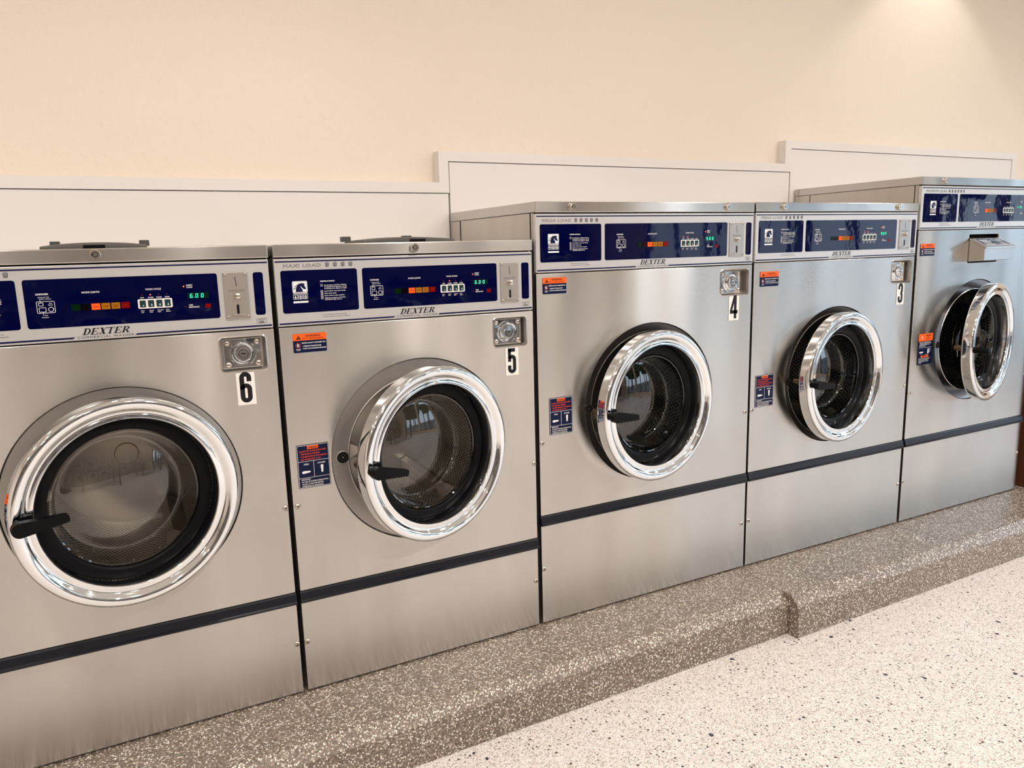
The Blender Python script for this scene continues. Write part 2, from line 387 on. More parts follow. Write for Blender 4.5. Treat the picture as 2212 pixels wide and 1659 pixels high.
# white boxed-in chase behind the machines: frames (trim) and panels
b = MB()
def fr(x0, x1, z0, z1): b.box(x0, .652, z0 + BZ, x1, YW, z1 + BZ, WHITEP)
fr(-4.2, 1.078, 1.435, 1.472); fr(1.078, 1.116, 1.435, 1.585); fr(1.116, 2.836, 1.549, 1.585); fr(2.836, 2.874, 1.549, 1.692)
fr(2.874, 4.654, 1.656, 1.692); fr(4.654, 4.690, -BZ, 1.692)
struct(b, 'trim_1')
for k, (x0, x1, z1) in enumerate([(-4.2, 1.1135, 1.4325), (1.1205, 2.8705, 1.5465), (2.8775, 4.6515, 1.6535)]):
    b = MB(); b.box(x0, .656, BZ, x1, .690, z1 + BZ, WHITEP); struct(b, 'trim_%d' % (k + 2), bevel=.001, seg=1)

# raised plinth the machines stand on: two lengths with a small jog
def plinth(name, xa, xb, ya, yb, tw=.036, td=.032):
    P = lambda y: [(y + tw, BZ), (y, BZ - td), (y, 0), (.655, 0), (.655, BZ)]
    A = [(xa, p[0], p[1]) for p in P(ya)]; B = [(xb, p[0], p[1]) for p in P(yb)]; b = MB(); n = 5
    for k in range(n): j = (k + 1) % n; b.face([A[k], B[k], B[j], A[j]], CURBM)
    b.face(A, CURBM); b.face(B[::-1], CURBM)
    return struct(b, name, bevel=.004, seg=2, recalc=True)
plinth('trim_5', -4.2, 1.972, -.290, -.250)
plinth('trim_6', 1.972, X1R, -.292, -.266)

# ---------------------------------------------------------------- lettering pieces
def dexter(mb, x, z, w, h, y, m):
    """italic slab-serif word, six letters"""
    sh = .42 * h; cw = (w - sh) / 6.0
    def P(k, pts): mb.poly([(x + k * cw + px * cw * .96 + pz * sh, z + pz * h) for px, pz in pts], y, m)
    R = lambda k, x0, z0, x1, z1: P(k, [(x0, z0), (x1, z0), (x1, z1), (x0, z1)])
    def bowl(k, cx, cz, rx, rz, tx, tz):
        o = [(cx + rx * math.cos(a), cz + rz * math.sin(a)) for a in [math.radians(-90 + 18 * i) for i in range(11)]]
        i_ = [(cx + (rx - tx) * math.cos(a), cz + (rz - tz) * math.sin(a)) for a in [math.radians(-90 + 18 * i) for i in range(11)]]
        for q in range(10): P(k, [o[q], o[q + 1], i_[q + 1], i_[q]])
    S = .085
    # D
    R(0, .12, 0, .36, 1); R(0, .0, 0, .5, S); R(0, .0, 1 - S, .5, 1); bowl(0, .48, .5, .48, .5, .24, S)
    # E
    for k in (1, 4):
        R(k, .12, 0, .36, 1); R(k, 0, 0, .88, S); R(k, 0, 1 - S, .88, 1); R(k, .3, .46, .66, .54)
        P(k, [(.80, 1), (.88, 1), (.84, .70), (.78, .70)]); P(k, [(.80, 0), (.92, 0), (.98, .34), (.90, .34)]); R(k, .60, .36, .66, .64)
    # X
    P(2, [(.08, 1), (.36, 1), (.92, 0), (.64, 0)]); P(2, [(.80, 1), (.90, 1), (.20, 0), (.10, 0)])
    for a, z0 in ((.0, 1 - S), (.68, 1 - S), (-.02, 0), (.56, 0)): R(2, a, z0, a + .42, z0 + S)
    # T
    R(3, .36, 0, .60, 1); R(3, .20, 0, .76, S); R(3, .04, 1 - S, .92, 1); P(3, [(.04, 1), (.12, 1), (.10, .70), (.04, .70)]); P(3, [(.84, 1), (.92, 1), (.92, .70), (.86, .70)])
    # R
    R(5, .12, 0, .36, 1); R(5, 0, 0, .48, S); R(5, 0, 1 - S, .5, 1); bowl(5, .46, .73, .44, .27, .22, S); R(5, .3, .46, .5, .46 + S)
    P(5, [(.42, .50), (.66, .50), (1.02, 0), (.76, 0)]); R(5, .74, 0, 1.08, S)
HORSE = [(.06, .02), (.06, .30), (.12, .52), (.22, .70), (.36, .83), (.52, .88), (.66, .87), (.76, .93), (.75, .84), (.79, .74), (.86, .60), (.93, .44), (.955, .34), (.90, .25), (.84, .30), (.80, .24), (.72, .34),
         (.62, .42), (.56, .52), (.545, .62), (.50, .60), (.52, .46), (.60, .32), (.66, .18), (.665, .02)]
def horse_logo(mb, x, z, w, h, num, y):
    """white badge with a dark horse head, name strip, boxed number and bar; (x,z) lower left"""
    bz = z + h * .47; bh = h * .53
    mb.rect(x, bz, x + w, bz + bh, y, INKW, w * .08)
    mb.frame(x + w * .05, bz + bh * .05, x + w * .95, bz + bh * .95, w * .018, y - .0001, INKN, w * .05)
    q = lambda p: (x + w * (.17 + .76 * p[0]), bz + bh * (.06 + .84 * p[1]))
    # horse head as fan-safe strips
    me = fill_mesh([q(p) for p in HORSE]); mb.mesh(me, Matrix(((1, 0, 0, 0), (0, 0, -1, y - .0002), (0, 1, 0, 0), (0, 0, 0, 1))), INKN)
    for k in range(6):   # mane strands behind a white line
        a = math.radians(172 - k * 21); cx, cz = .56, .26; r0, r1 = .56, .70
        A = lambda r, t: q((cx + r * math.cos(t) * .98, cz + r * math.sin(t) * .95))
        mb.poly([A(r0, a), A(r1 + .03, a + .12), A(r1 - .04, a - .10), A(r0, a - .20)], y - .0002, INKN)
    mb.text('THOROUGHBRED', x + w / 2, z + h * .405, h * .05, y, INKW, 'C', .03, w / (h * .05) / text_mesh('THOROUGHBRED', .03, 0, 1)['w'])
    n = len(num); cw = w / n
    for k, ch in enumerate(num):
        mb.frame(x + k * cw + cw * .04, z + h * .17, x + (k + 1) * cw - cw * .04, z + h * .375, w * .022, y, INKW, w * .04)
        mb.text(ch, x + (k + .5) * cw, z + h * .205, h * .135, y, INKW, 'C', .02, min(1.25, cw * .55 / (h * .135) / .75))
    mb.rect(x, z, x + w, z + h * .085, y, INKW)
_fm = {}
def fill_mesh(pts):
    cu = bpy.data.curves.new('f', 'CURVE'); cu.dimensions = '2D'; cu.fill_mode = 'BOTH'
    sp = cu.splines.new('POLY'); sp.points.add(len(pts) - 1); sp.use_cyclic_u = True
    for p, q in zip(sp.points, pts): p.co = (q[0], q[1], 0, 1)
    ob = bpy.data.objects.new('f', cu); me = bpy.data.meshes.new_from_object(ob); bpy.data.objects.remove(ob); return me
def basket(mb, x, z, s, y):
    m = INKG; a = [(x - s * .5, z + s * .42), (x + s * .5, z + s * .42), (x + s * .36, z - s * .5), (x - s * .36, z - s * .5)]
    for k in range(4): mb.line(a[k], a[(k + 1) % 4], s * .10, y, m)
    for k in (-.28, -.09, .09, .28): mb.line((x + s * k * 1.15, z + s * .42), (x + s * k * .85, z - s * .5), s * .08, y, m)
    for k in (.15, -.10, -.32): mb.line((x - s * .45, z + s * k), (x + s * .45, z + s * k), s * .06, y, m)
    mb.line((x - s * .42, z + s * .42), (x - s * .1, z + s * .60), s * .10, y, m); mb.line((x - s * .1, z + s * .60), (x + s * .32, z + s * .72), s * .09, y, m); mb.line((x + s * .32, z + s * .72), (x + s * .45, z + s * .42), s * .09, y, m)
def bignum(mb, d, x, z, w, y, m):
    S = .26; T = lambda pts: [(x + p[0] * w, z + p[1] * w) for p in pts]
    if d == '6':
        mb.ribbon(T([(.70, 1.36), (.70, 1.59)] + arc(.5, 1.59, .2, 0, 180) + [(.30, .45)] + arc(.5, .45, .2, 180, 360) + [(.70, .92)] + arc(.5, .92, .2, 0, 180)), S * w, y, m)
    if d == '5':
        mb.poly(T([(.19, 1.66), (.76, 1.66), (.76, 1.92), (.19, 1.92)]), y, m); mb.poly(T([(.19, .96), (.43, .96), (.43, 1.92), (.19, 1.92)]), y, m)
        mb.ribbon(T(arc(.5, 1.12, .2, 165, 0) + [(.70, .45)] + arc(.5, .45, .2, 0, -180) + [(.30, .70)]), S * w, y, m)
    if d == '4':
        mb.poly(T([(.12, .50), (.90, .50), (.90, .76), (.12, .76)]), y, m); mb.poly(T([(.52, .12), (.78, .12), (.78, 1.92), (.52, 1.92)]), y, m)
        mb.poly(T([(.12, .74), (.34, .74), (.54, 1.35), (.54, 1.92), (.50, 1.92)]), y, m)
    if d == '3':
        mb.ribbon(T([(.30, 1.36), (.30, 1.59)] + arc(.5, 1.59, .2, 180, 0) + [(.70, 1.28)] + arc(.46, 1.28, .24, 0, -75, 6)), S * w, y, m)
        mb.ribbon(T(arc(.46, .80, .24, 75, 0, 6) + [(.70, .45)] + arc(.5, .45, .2, 0, -180) + [(.30, .72)]), S * w, y, m)
SEG = {'0': 'abcdef', '1': 'bc', '5': 'afgcd', '6': 'afgedc', '7': 'abc', '9': 'abcdfg'}
def sevenseg(mb, s_, x, z, h, y, m, adv):
    w = h * .5; t = h * .13; cx = x
    for ch in s_:
        if ch == '.': mb.disc(cx - adv + w + (adv - w) / 2 + t * .2, z + t / 2, t * .6, y, m, 8); continue
        g = SEG[ch]; sl = .08
        X = lambda px, pz: (cx + px + pz * sl, z + pz)
        L = {'a': ((0, h), (w, h)), 'd': ((0, 0), (w, 0)), 'g': ((0, h / 2), (w, h / 2)), 'f': ((0, h / 2), (0, h)), 'b': ((w, h / 2), (w, h)), 'e': ((0, 0), (0, h / 2)), 'c': ((w, 0), (w, h / 2))}
        for q in g: mb.line(X(*L[q][0]), X(*L[q][1]), t, y, m)
        cx += adv
def figure(mb, x, z, s, y):   # little running figure in a crossed circle
    mb.ring(x, z, s, s * .10, y, REDT, 16); mb.disc(x - s * .15, z + s * .52, s * .16, y, INKW, 8)
    for a, c in (((-.12, .4), (.05, -.1)), ((.05, -.1), (.45, -.6)), ((.05, -.1), (-.40, -.6)), ((-.1, .3), (.45, .28)), ((-.1, .3), (-.55, .02))):
        mb.line((x + a[0] * s, z + a[1] * s), (x + c[0] * s, z + c[1] * s), s * .22, y, INKW)

def warning_label(par, x0, z1, w, h, tilt=0):
    mb = MB(); y = -.0012; z0 = z1 - h; zs = z1 - h * .36
    mb.rect(x0, z0, x0 + w, z1, y, LABN, .003); mb.rect(x0, zs, x0 + w, z1, y - .0002, ORANGE, .003)
    mb.rect(x0, zs, x0 + w, zs + .004, y - .0003, ORANGE)
    u = w / .0875
    mb.poly([(x0 + .008 * u, zs + .003), (x0 + .021 * u, zs + .003), (x0 + .0145 * u, zs + .0145)], y - .0004, INKB)
    mb.rect(x0 + .0139 * u, zs + .0065, x0 + .0151 * u, zs + .011, y - .0005, ORANGE); mb.rect(x0 + .0139 * u, zs + .0042, x0 + .0151 * u, zs + .0054, y - .0005, ORANGE)
    mb.text('WARNING', x0 + .052 * u, zs + .0090, .0058, y - .0004, INKB, 'C', .025, fit=.040 * u)
    mb.text('RISK OF SERIOUS INJURY', x0 + .052 * u, zs + .0035, .0034, y - .0004, simple_red, 'C', .02, fit=.056 * u)
    figure(mb, x0 + .0125 * u, z0 + .0195, .0068, y - .0003)
    mb.text('CHILDREN', x0 + .0125 * u, z0 + .0085, .0019, y - .0003, INKW, 'C', .02, 1); mb.text('TO PLAY', x0 + .0125 * u, z0 + .0055, .0019, y - .0003, INKW, 'C', .02, 1)
    mb.text('NEVER ALLOW CHILDREN TO:', x0 + .022 * u, zs - .0085, .0036, y - .0003, INKW, 'L', .015, fit=.0625 * u)
    mb.text('- OPERATE THE MACHINE', x0 + .023 * u, zs - .0170, .0035, y - .0003, INKW, 'L', .015, fit=.050 * u)
    mb.text('- PLAY IN OR AROUND MACHINE', x0 + .023 * u, zs - .0235, .0035, y - .0003, INKW, 'L', .015, fit=.0625 * u)
    o = mb.build('warning_label', par); o['label'] = 'orange and navy warning label'; return o
simple_red = simple('dark_red_ink', (.20, .008, .004), .4)
def latch_label(par, x0, z1, w, h):
    mb = MB(); y = -.0012; z0 = z1 - h; yy = y - .0003
    mb.rect(x0, z0, x0 + w, z1, y, LABN, .003); mb.frame(x0 + .0015, z0 + .0015, x0 + w - .0015, z1 - .0015, .0009, yy, INKW, .002)
    a, c = z1 - h * .38, z1 - h * .76
    for q in (a, c): mb.line((x0 + .002, q), (x0 + w - .002, q), .0009, yy, INKW)
    mb.line((x0 + w / 2, a), (x0 + w / 2, c), .0009, yy, INKW)
    mb.rect(x0 + w * .33, z1 - h * .105, x0 + w * .67, z1 - h * .03, yy, ORANGE, .0015); mb.text('WARNING', x0 + w * .5, z1 - h * .092, .0050, yy - .0002, INKB, 'C', .03, fit=w * .29)
    for k, t in enumerate(['DO NOT TRY TO OPEN DOOR WHEN', '• THE DRUM IS TURNING', '• YOU SEE WATER IN THE WINDOW', '• ANY MODE LIGHT IS ON']):
        mb.text(t, x0 + w * .09, z1 - h * (.165 + .062 * k), .0043, yy, REDT, 'L', .015, fit=w * .029 * len(t))
    mb.text('OPEN', x0 + w * .27, a - h * .085, .0042, yy, INKW, 'C', .02, .9); mb.text('LATCHED', x0 + w * .74, a - h * .085, .0042, yy, INKW, 'C', .02, .8)
    def pill(xa, za, xb, zb, ra, rb):
        mb.disc(xa, za, ra, yy, INKW, 12); mb.disc(xb, zb, rb, yy, INKW, 12); d = Vector((xb - xa, zb - za)).normalized(); n = Vector((-d.y, d.x))
        mb.poly([(xa + n.x * ra, za + n.y * ra), (xa - n.x * ra, za - n.y * ra), (xb - n.x * rb, zb - n.y * rb), (xb + n.x * rb, zb + n.y * rb)], yy - .0001, INKW)
    pill(x0 + w * .17, c + h * .13, x0 + w * .36, c + h * .135, .0038, .0023); pill(x0 + w * .75, c + h * .235, x0 + w * .75, c + h * .10, .0038, .0023)
    for k, t in enumerate(['IMPORTANT:', 'IN CASE OF POWER INTERRUPTION,', 'ALLOW 2-3 MINUTES BEFORE', 'ATTEMPTING TO OPEN DOOR.']):
        mb.text(t, x0 + w * .10, c - h * (.055 + .052 * k), .0040, yy, INKW, 'L', .012, fit=w * .0275 * len(t))
    o = mb.build('door_latch_label', par); o['label'] = 'navy door latch instruction label'; return o
def latch_label_orange(par, x0, z1, w, h):
    mb = MB(); y = -.0012; z0 = z1 - h; yy = y - .0003; a = z1 - h * .24
    mb.rect(x0, z0, x0 + w, z1, y, LABN, .002); mb.rect(x0, a, x0 + w, z1, yy, ORANGE, .001)
    figure(mb, x0 + w * .25, (a + z1) / 2, .010, yy - .0002)
    mb.text('WARNING', x0 + w * .68, z1 - h * .09, .006, yy - .0002, INKB, 'C', .03, .9)
    mb.text('RISK OF', x0 + w * .68, z1 - h * .145, .004, yy - .0002, INKB, 'C', .02, .9); mb.text('SERIOUS INJURY', x0 + w * .68, z1 - h * .195, .004, yy - .0002, INKB, 'C', .02, .8)
    for k, t in enumerate(['DO NOT TRY TO OPEN DOOR WHEN', 'THE DRUM IS TURNING OR YOU SEE', 'WATER IN THE WINDOW OR ANY', 'MODE LIGHT IS ON']):
        mb.text(t, x0 + w * .08, a - h * (.05 + .04 * k), .0036, yy, INKW, 'L', .012, fit=w * .0275 * len(t))
    mb.line((x0 + w * .05, a - h * .21), (x0 + w * .95, a - h * .21), .0009, yy, INKW)
    mb.rect(x0 + w * .10, z0 + h * .385, x0 + w * .38, z0 + h * .42, yy, INKW, .002); mb.rect(x0 + w * .68, z0 + h * .35, x0 + w * .78, z0 + h * .50, yy, INKW, .002); mb.ring(x0 + w * .80, z0 + h * .45, .008, .0015, yy, INKW)
    mb.text('OPEN', x0 + w * .24, z0 + h * .34, .003, yy, INKW, 'C'); mb.text('LATCHED', x0 + w * .62, z0 + h * .315, .003, yy, INKW, 'C')
    mb.rect(x0 + w * .22, z0 + h * .235, x0 + w * .78, z0 + h * .295, yy, ORANGE, .002); mb.text('IMPORTANT', x0 + w * .5, z0 + h * .248, .0045, yy - .0002, INKB, 'C', .03, .9)
    for k, t in enumerate(['IN CASE OF POWER INTERRUPTION,', 'WAIT THREE TO FOUR MINUTES', 'BEFORE ATTEMPTING TO OPEN', 'THE DOOR']):
        mb.text(t, x0 + w * .08, z0 + h * (.185 - .045 * k), .0036, yy, INKW, 'L', .012, fit=w * .0275 * len(t))
    o = mb.build('door_latch_label', par); o['label'] = 'navy door latch label with an orange heading'; return o

def screw(par, x, z, y=0, r=.0075, m=None, name='screw', recess='x'):
    b = MB(); b.lathe([(r, .0), (r, -.0012), (r * .85, -.003), (r * .5, -.0042), (.0001, -.0046)], (x, y, z), m or NICKEL, 20)
    if recess == 'x': b.ring(x, z, r * .42, r * .14, y - .0047, BLACKP, 10); b.disc(x, z, r * .16, y - .0048, BLACKP, 8)
    elif recess == '-': b.rect(x - r * .5, z - r * .09, x + r * .5, z + r * .09, y - .0047, BLACKP)
    return b.build(name, par)
def tube_lock(par, x, z, y):
    b = MB(); b.lathe([(.0125, .0), (.0125, -.006), (.0118, -.0085), (.0100, -.0100), (.0001, -.0100)], (x, y, z), NICKEL, 28)
    b.ring(x, z, .0055, .0013, y - .0102, BLACKP, 20); b.rect(x - .0085, z - .001, x - .0045, z + .001, y - .0102, BLACKP)
    return b.build('lid_lock', par)

# ---------------------------------------------------------------- one washer
def washer(cfg):
    X0, W, wide = cfg['x'], cfg['w'], cfg['wide']
    pA, top, bt, num, dth, dz = cfg['pA'], cfg['top'], cfg['band'], cfg['num'], cfg['door'], cfg['dz']
    cz, cx = cfg['cz'], cfg['cx']
    w_ = empty('commercial_washer', (X0, 0, BZ))
    tag(w_, cfg['label'], 'washing machine', 'front-loading washers along the wall')
    lidb = top - .0325; ct = lidb - .0035
    # cabinet
    b = MB()
    for x in (.0015, W - .0035): b.box(x, .014, .004, x + .002, .648, lidb - .001, STEEL_SIDE)
    b.box(.0035, .640, .02, W - .0035, .648, lidb - .001, STEEL_SIDE)
    b.box(.0035, .012, .010, W - .0035, .64, .014, VOID)
    b.build('cabinet', w_)
    # lid
    b = MB(); b.box(0, -.003, lidb, W, .650, top, STEEL_LID); b.build('lid', w_, bevel=.0025)
    for lx, lz in cfg['locks']: tube_lock(w_, lx, lz, -.0032)
    # front panel with round opening and lock recess
    rx0, rx1 = cfg['rec']; rz1, rz0 = pA - .0185, pA - .1068
    if num == '2': rz1, rz0 = pA - .022, pA - .112
    holes = [rrect(.001, bt + .001, W - .001, pA - .003, .003), circ(cx, cz, .2672)[::-1]]
    if num != '2': holes.append(rrect(rx0, rz0, rx1, rz1, .010)[::-1])
    else: holes.append(rrect(.341, 1.1121, .552, 1.2325, .004)[::-1])
    fp = plate(holes, .012, 0, STEEL, 'front_panel', w_, .0015)
    # rolled flange of the recess and coin vault lock
    if num != '2':
        b = MB(); o = rrect(rx0, rz0, rx1, rz1, .010); i_ = rrect(rx0 - .003, rz0 - .003, rx1 + .003, rz1 + .003, .012); n = len(o)
        o2 = rrect(rx0 + .001, rz0 + .001, rx1 - .001, rz1 - .001, .010)
        for k in range(n):
            j = (k + 1) % n
            b.face([(i_[k][0], -.0002, i_[k][1]), (i_[j][0], -.0002, i_[j][1]), (o[j][0], -.0018, o[j][1]), (o[k][0], -.0018, o[k][1])], STEEL_LID, True)
            b.face([(o[k][0], -.0018, o[k][1]), (o[j][0], -.0018, o[j][1]), (o2[j][0], .045, o2[j][1]), (o2[k][0], .045, o2[k][1])], STEEL_SIDE)
        b.face([(p[0], .045, p[1]) for p in o2], STEEL_SIDE); rec = b.build('lock_recess', w_)
        px, pz = (rx0 + rx1) / 2 + .001, (rz0 + rz1) / 2
        lx0, lx1, lz0, lz1 = px - .047, px + .047, pz - .038, pz + .038
        b = MB(); b.box(lx0, .022, lz0, lx1, .045, lz1, CHROME); vl = b.build('coin_vault_lock', w_, bevel=.0015)
        for sx in (-1, 1):
            for sz in (-1, 1): screw(vl, px + sx * .037, pz + sz * .028, .022, .0075, NICKEL, 'rivet', '-')
        b = MB(); b.lathe([(.0335, 0), (.0335, -.003), (.031, -.006), (.0285, -.006), (.026, -.001), (.022, -.004), (.021, -.012), (.018, -.016), (.0145, -.016), (.0135, -.013), (.0001, -.013)], (px, .022, pz), CHROME, 40)
        b.ring(px, pz, .0125, .0012, .0087, BLACKP, 20); b.rect(px - .0055, pz - .0012, px + .0055, pz + .0012, .0086, BLACKP); b.build('lock_cylinder', vl)
    # lower panel, drip band
    b = MB(); b.box(.001, 0, .006, W - .001, .012, bt - .030, STEEL); b.build('kick_panel', w_, bevel=.0012, seg=2)
    b = MB(); pr = [(.012, bt), (-.0005, bt), (-.0035, bt - .004), (-.0075, bt - .023), (-.0115, bt - .026), (-.0115, bt - .0305), (-.007, bt - .0315), (.012, bt - .0315)]
    A = [(.000 if p[0] > -.002 else .0, p[0], p[1]) for p in pr]; Bv = [(W, p[0], p[1]) for p in pr]; n = len(pr)
    for k in range(n): j = (k + 1) % n; b.face([A[k], A[j], Bv[j], Bv[k]], BANDM)
    b.face(A, BANDM); b.face(Bv[::-1], BANDM); b.build('drip_band', w_, recalc=True, merge=True)
    b = MB(); b.box(.01, .010, -.001, W - .01, .10, .010, VOID); b.build('base_frame', w_)
    # screws on the front
    for sx, sz in cfg['screws']: screw(w_, sx, sz, 0, .0078)
    # control panel
    cp = plate([rrect(.0015, pA, W - .0015, ct, .002)], .018, -.001, SILVER, 'control_panel', w_, .0015)
    y = -.0013; mb = MB()
    P = cfg['P']; T = lambda dz_: pA + dz_
    if wide: r1, r2 = (.0155, .2375), (.2505, P(.7600)); zt, zb = T(.1445), T(.0305)
    else: r1, r2 = (.0158, .2165), (.2305 if num == '5' else .2200, .6355 if num == '5' else .6295); zt, zb = T(.1435), T(.0330)
    if num == '6': r1 = (.0050, .2068)
    mb.rect(r1[0], zb, r1[1], zt, y, NAVY, .006); mb.rect(r2[0], zb, r2[1], zt, y, NAVY, .006)
    sl = cfg['slim']; mb.rect(sl[0], zb + .0015, sl[1], zt - .001, y, NAVY, .006)
    mb.rect(.004, ct - .0095, W - .004, ct - .006, y, INKN)
    bl, br_ = cfg['brk']
    mb.poly([(.004, T(.0045)), (bl - .005, T(.0045)), (bl, T(.0085)), (.004, T(.0085))], y, INKN)
    mb.poly([(br_, T(.0045)), (W - .004, T(.0045)), (W - .004, T(.0085)), (br_ + .005, T(.0085))], y, INKN)
    dx0, dx1 = bl + .011, br_ - .008
    dexter(mb, dx0 + .003, T(.0122), dx1 - dx0 - .001, .0150, y, INKB)
    t = 'COMMERCIAL WASHER'; me = text_mesh(t, 0, 0, 1.25); mb.text(t, bl + .004, T(.0040), .0056, y, INKB, 'L', 0, (br_ - bl - .006) / (.0056 * me['w']), sp=1.25)
    # load name and baskets
    mx, mw = cfg['load_x']; me = text_mesh(cfg['load'], 0, .018, 1.1); mb.text(cfg['load'], mx, T(.1510), .0092, y, INKG, 'L', 0, mw / (.0092 * me['w']), outline=.018, sp=1.1)
    for k in range(cfg['nb']): basket(mb, cfg['b0'] + cfg['bs'] * k, T(.1555), .0098, y)
    # left block
    yi = y - .0002
    lx = cfg['logo']; horse_logo(mb, lx, T(.0590), .0385, .0565, cfg['model'], yi)
    ix = cfg['instr']; mb.text('INSTRUCTIONS', ix, T(.1110), .0038, yi, INKW, 'L', .015, 1.05)
    lines = ['Put detergent and fabric softener,', 'if required, into dispenser on top', 'of machine (see diagram at right).', 'Load clothes, close door firmly.', 'Select wash cycle.', 'Insert coins to start machine.', 'If bleach is required, add when', 'ADD BLEACH light comes on.']
    dzs = [.1010, .0965, .0920, .0855, .0795, .0735, .0675, .0630]
    for k, (t, d) in enumerate(zip(lines, dzs)):
        mb.text(t, ix + .0095, T(d), .0029, yi, INKW, 'L', .012, fit=.00178 * len(t))
    for d, nn in ((.1005, '1'), (.0850, '2'), (.0790, '3'), (.0730, '4'), (.0668, '5')):
        mb.frame(ix, T(d) - .001, ix + .0056, T(d) + .0045, .0005, yi, INKW, .0005); mb.text(nn, ix + .0028, T(d) + .0002, .0028, yi, INKW, 'C')
    dlx = ix + .002
    for k, t in enumerate(['Door Locks when machine starts, and', 'remains locked until cycle is completed.'] if num != '2' else ['Door Locks when machine starts, and', 'remains locked until cycle is completed.', 'Do not open door while cycle is in progress.']):
        mb.text(t, dlx, T(.0235 - .0055 * k + (.002 if num == '2' else 0)), .0028, y, INKB, 'L', 0, fit=.0018 * len(t))
    # dispenser diagram
    qx = cfg['disp']; mb.text('DISPENSER', qx + .0010, T(.1085), .0040, yi, INKW, 'L', .012, .95)
    mb.text('(Optional) Add', qx + .0045, T(.1025), .0026, yi, INKW); mb.text('fabric softener', qx + .0095, T(.0985), .0026, yi, INKW)
    mb.frame(qx, T(.0675), qx + .036, T(.0945), .0009, yi, INKW, .003)
    mb.frame(qx + .004, T(.084), qx + .0135, T(.0915), .0009, yi, INKW, .001); mb.frame(qx + .004, T(.070), qx + .018, T(.0805), .0009, yi, INKW, .001)
    mb.ring(qx + .0275, T(.0755), .0055, .001, yi, INKW, 18); mb.text('Add', qx + .0275, T(.0885), .0026, yi, INKW, 'C'); mb.text('Bleach', qx + .0275, T(.0845), .0026, yi, INKW, 'C')
    mb.line((qx + .0085, T(.0915)), (qx + .0075, T(.101)), .0007, yi, INKW); mb.line((qx + .0115, T(.070)), (qx + .0115, T(.062)), .0007, yi, INKW)
    mb.text('Add', qx + .0135, T(.0615), .0026, yi, INKW); mb.text('detergent', qx + .0075, T(.0570), .0026, yi, INKW)
    mxc = cfg['mode']; mb.text('MODE LIGHTS', mxc, T(.1085), .0042, yi, INKW, 'C', .012, 1.0)
    bx0, bx1 = cfg['btn']; bw = bx1 - bx0; bz0, bz1 = T(.0660), T(.0885)
    mb.text('WASH CYCLE', bx0 + bw * .48, T(.1095), .0042, yi, INKW, 'C', .012, .95)
    for k, t in enumerate(['HOT', 'WARM', 'WARM', 'COLD']): mb.text(t, bx0 + bw * (.14 + .24 * k), T(.0905), .0030, yi, INKW, 'C', .015, .95)
    for k, (t1, t2) in enumerate([('Heavy', 'Duty'), ('Normal', 'Wash'), ('Permpress', 'Nylon'), ('Wool', 'Delicate')]):
        mb.text(t1, bx0 + bw * (.07 + .24 * k), T(.0600), .0026, yi, INKW, 'L', .01, .85); mb.text(t2, bx0 + bw * (.07 + .24 * k), T(.0560), .0026, yi, INKW, 'L', .01, .85)
    ixn = cfg['ins']; mb.text('INSERT', ixn + .006, T(.1155), .0035, yi, INKW, 'L', .012, .95); mb.text('COINS', ixn + .006, T(.1105), .0035, yi, INKW, 'L', .012, .95)
    mb.text('TIME', ixn + .0075, T(.0670), .0035, yi, INKW, 'L', .012, .95); mb.text('REMAINING', ixn + .0075, T(.0620), .0035, yi, INKW, 'L', .012, .95)
    ux = cfg['usa']; mb.frame(ux - .012, T(.0125), ux + .012, T(.0255), .0006, y, INKB, .001); mb.text('MADE IN', ux, T(.0205), .0033, y, INKB, 'C', 0, .9); mb.text('USA', ux, T(.0142), .0046, y, INKB, 'C', .03, 1.2)
    lo = mb.build('printed_overlay', cp); lo['label'] = 'navy panels and lettering printed on the control panel'
    # mode lamps, buttons, leds, display
    lc = cfg['lamps']
    cols = [(lc[0] - 2 * lc[1], L_GR, ''), (lc[0] - lc[1], L_BG if wide and num != '2' else L_BK, ''), (lc[0], L_OR, 'WASH'), (lc[0] + lc[1], L_AM, 'RINSE'), (lc[0] + 2 * lc[1], L_AM, 'FINAL|RINSE'), (lc[0] + 3 * lc[1], L_RD, 'SPIN')]
    for lx_, mm, t in cols:
        if num == '2' and not t: continue
        b = MB(); hw, hh = lc[1] * .44, .0073; zc = T(.0768)
        b.box(lx_ - hw, y - .0012, zc - hh, lx_ + hw, y - .0001, zc + hh, mm)
        for q, tt in enumerate(t.split('|') if t else []):
            b.text(tt, lx_, zc + (-.0014 if '|' not in t else (.0008 - .0042 * q)), .0030, y - .0014, simple_red, 'C', .02, .95)
        b.build('mode_light', cp)
    b = MB(); o = rrect(bx0, bz0, bx1, bz1, .003)
    b.rect(bx0, bz0, bx1, bz1, y - .0006, STW, .003); kp = b.build('button_frame', cp)
    for k in range(4):
        b = MB(); xc = bx0 + bw * (.14 + .24 * k); hw = bw * .085
        b.box(xc - hw, y - .0022, bz0 + .0035, xc + hw, y - .0006, bz1 - .0030, TEAL)
        b.disc(xc + hw * .15, bz0 + .0075, .0013 + .0003 * min(k, 1), y - .0024, INKW, 8)
        if k: b.poly([(xc + hw * .15 - .0012, bz0 + .008), (xc + hw * .15 + .0012, bz0 + .008), (xc + hw * .15, bz0 + .012)], y - .0024, INKW)
        b.build('button', cp)
    for k in range(4):
        on = k in cfg['leds']; b = MB(); b.lathe([(.0016, 0), (.0015, -.0008), (.0008, -.0014), (.0001, -.0016)], (bx0 + bw * (.14 + .24 * k), y, T(.0985)), LED_ON if on else LED_OFF, 12); b.build('indicator_led', cp)
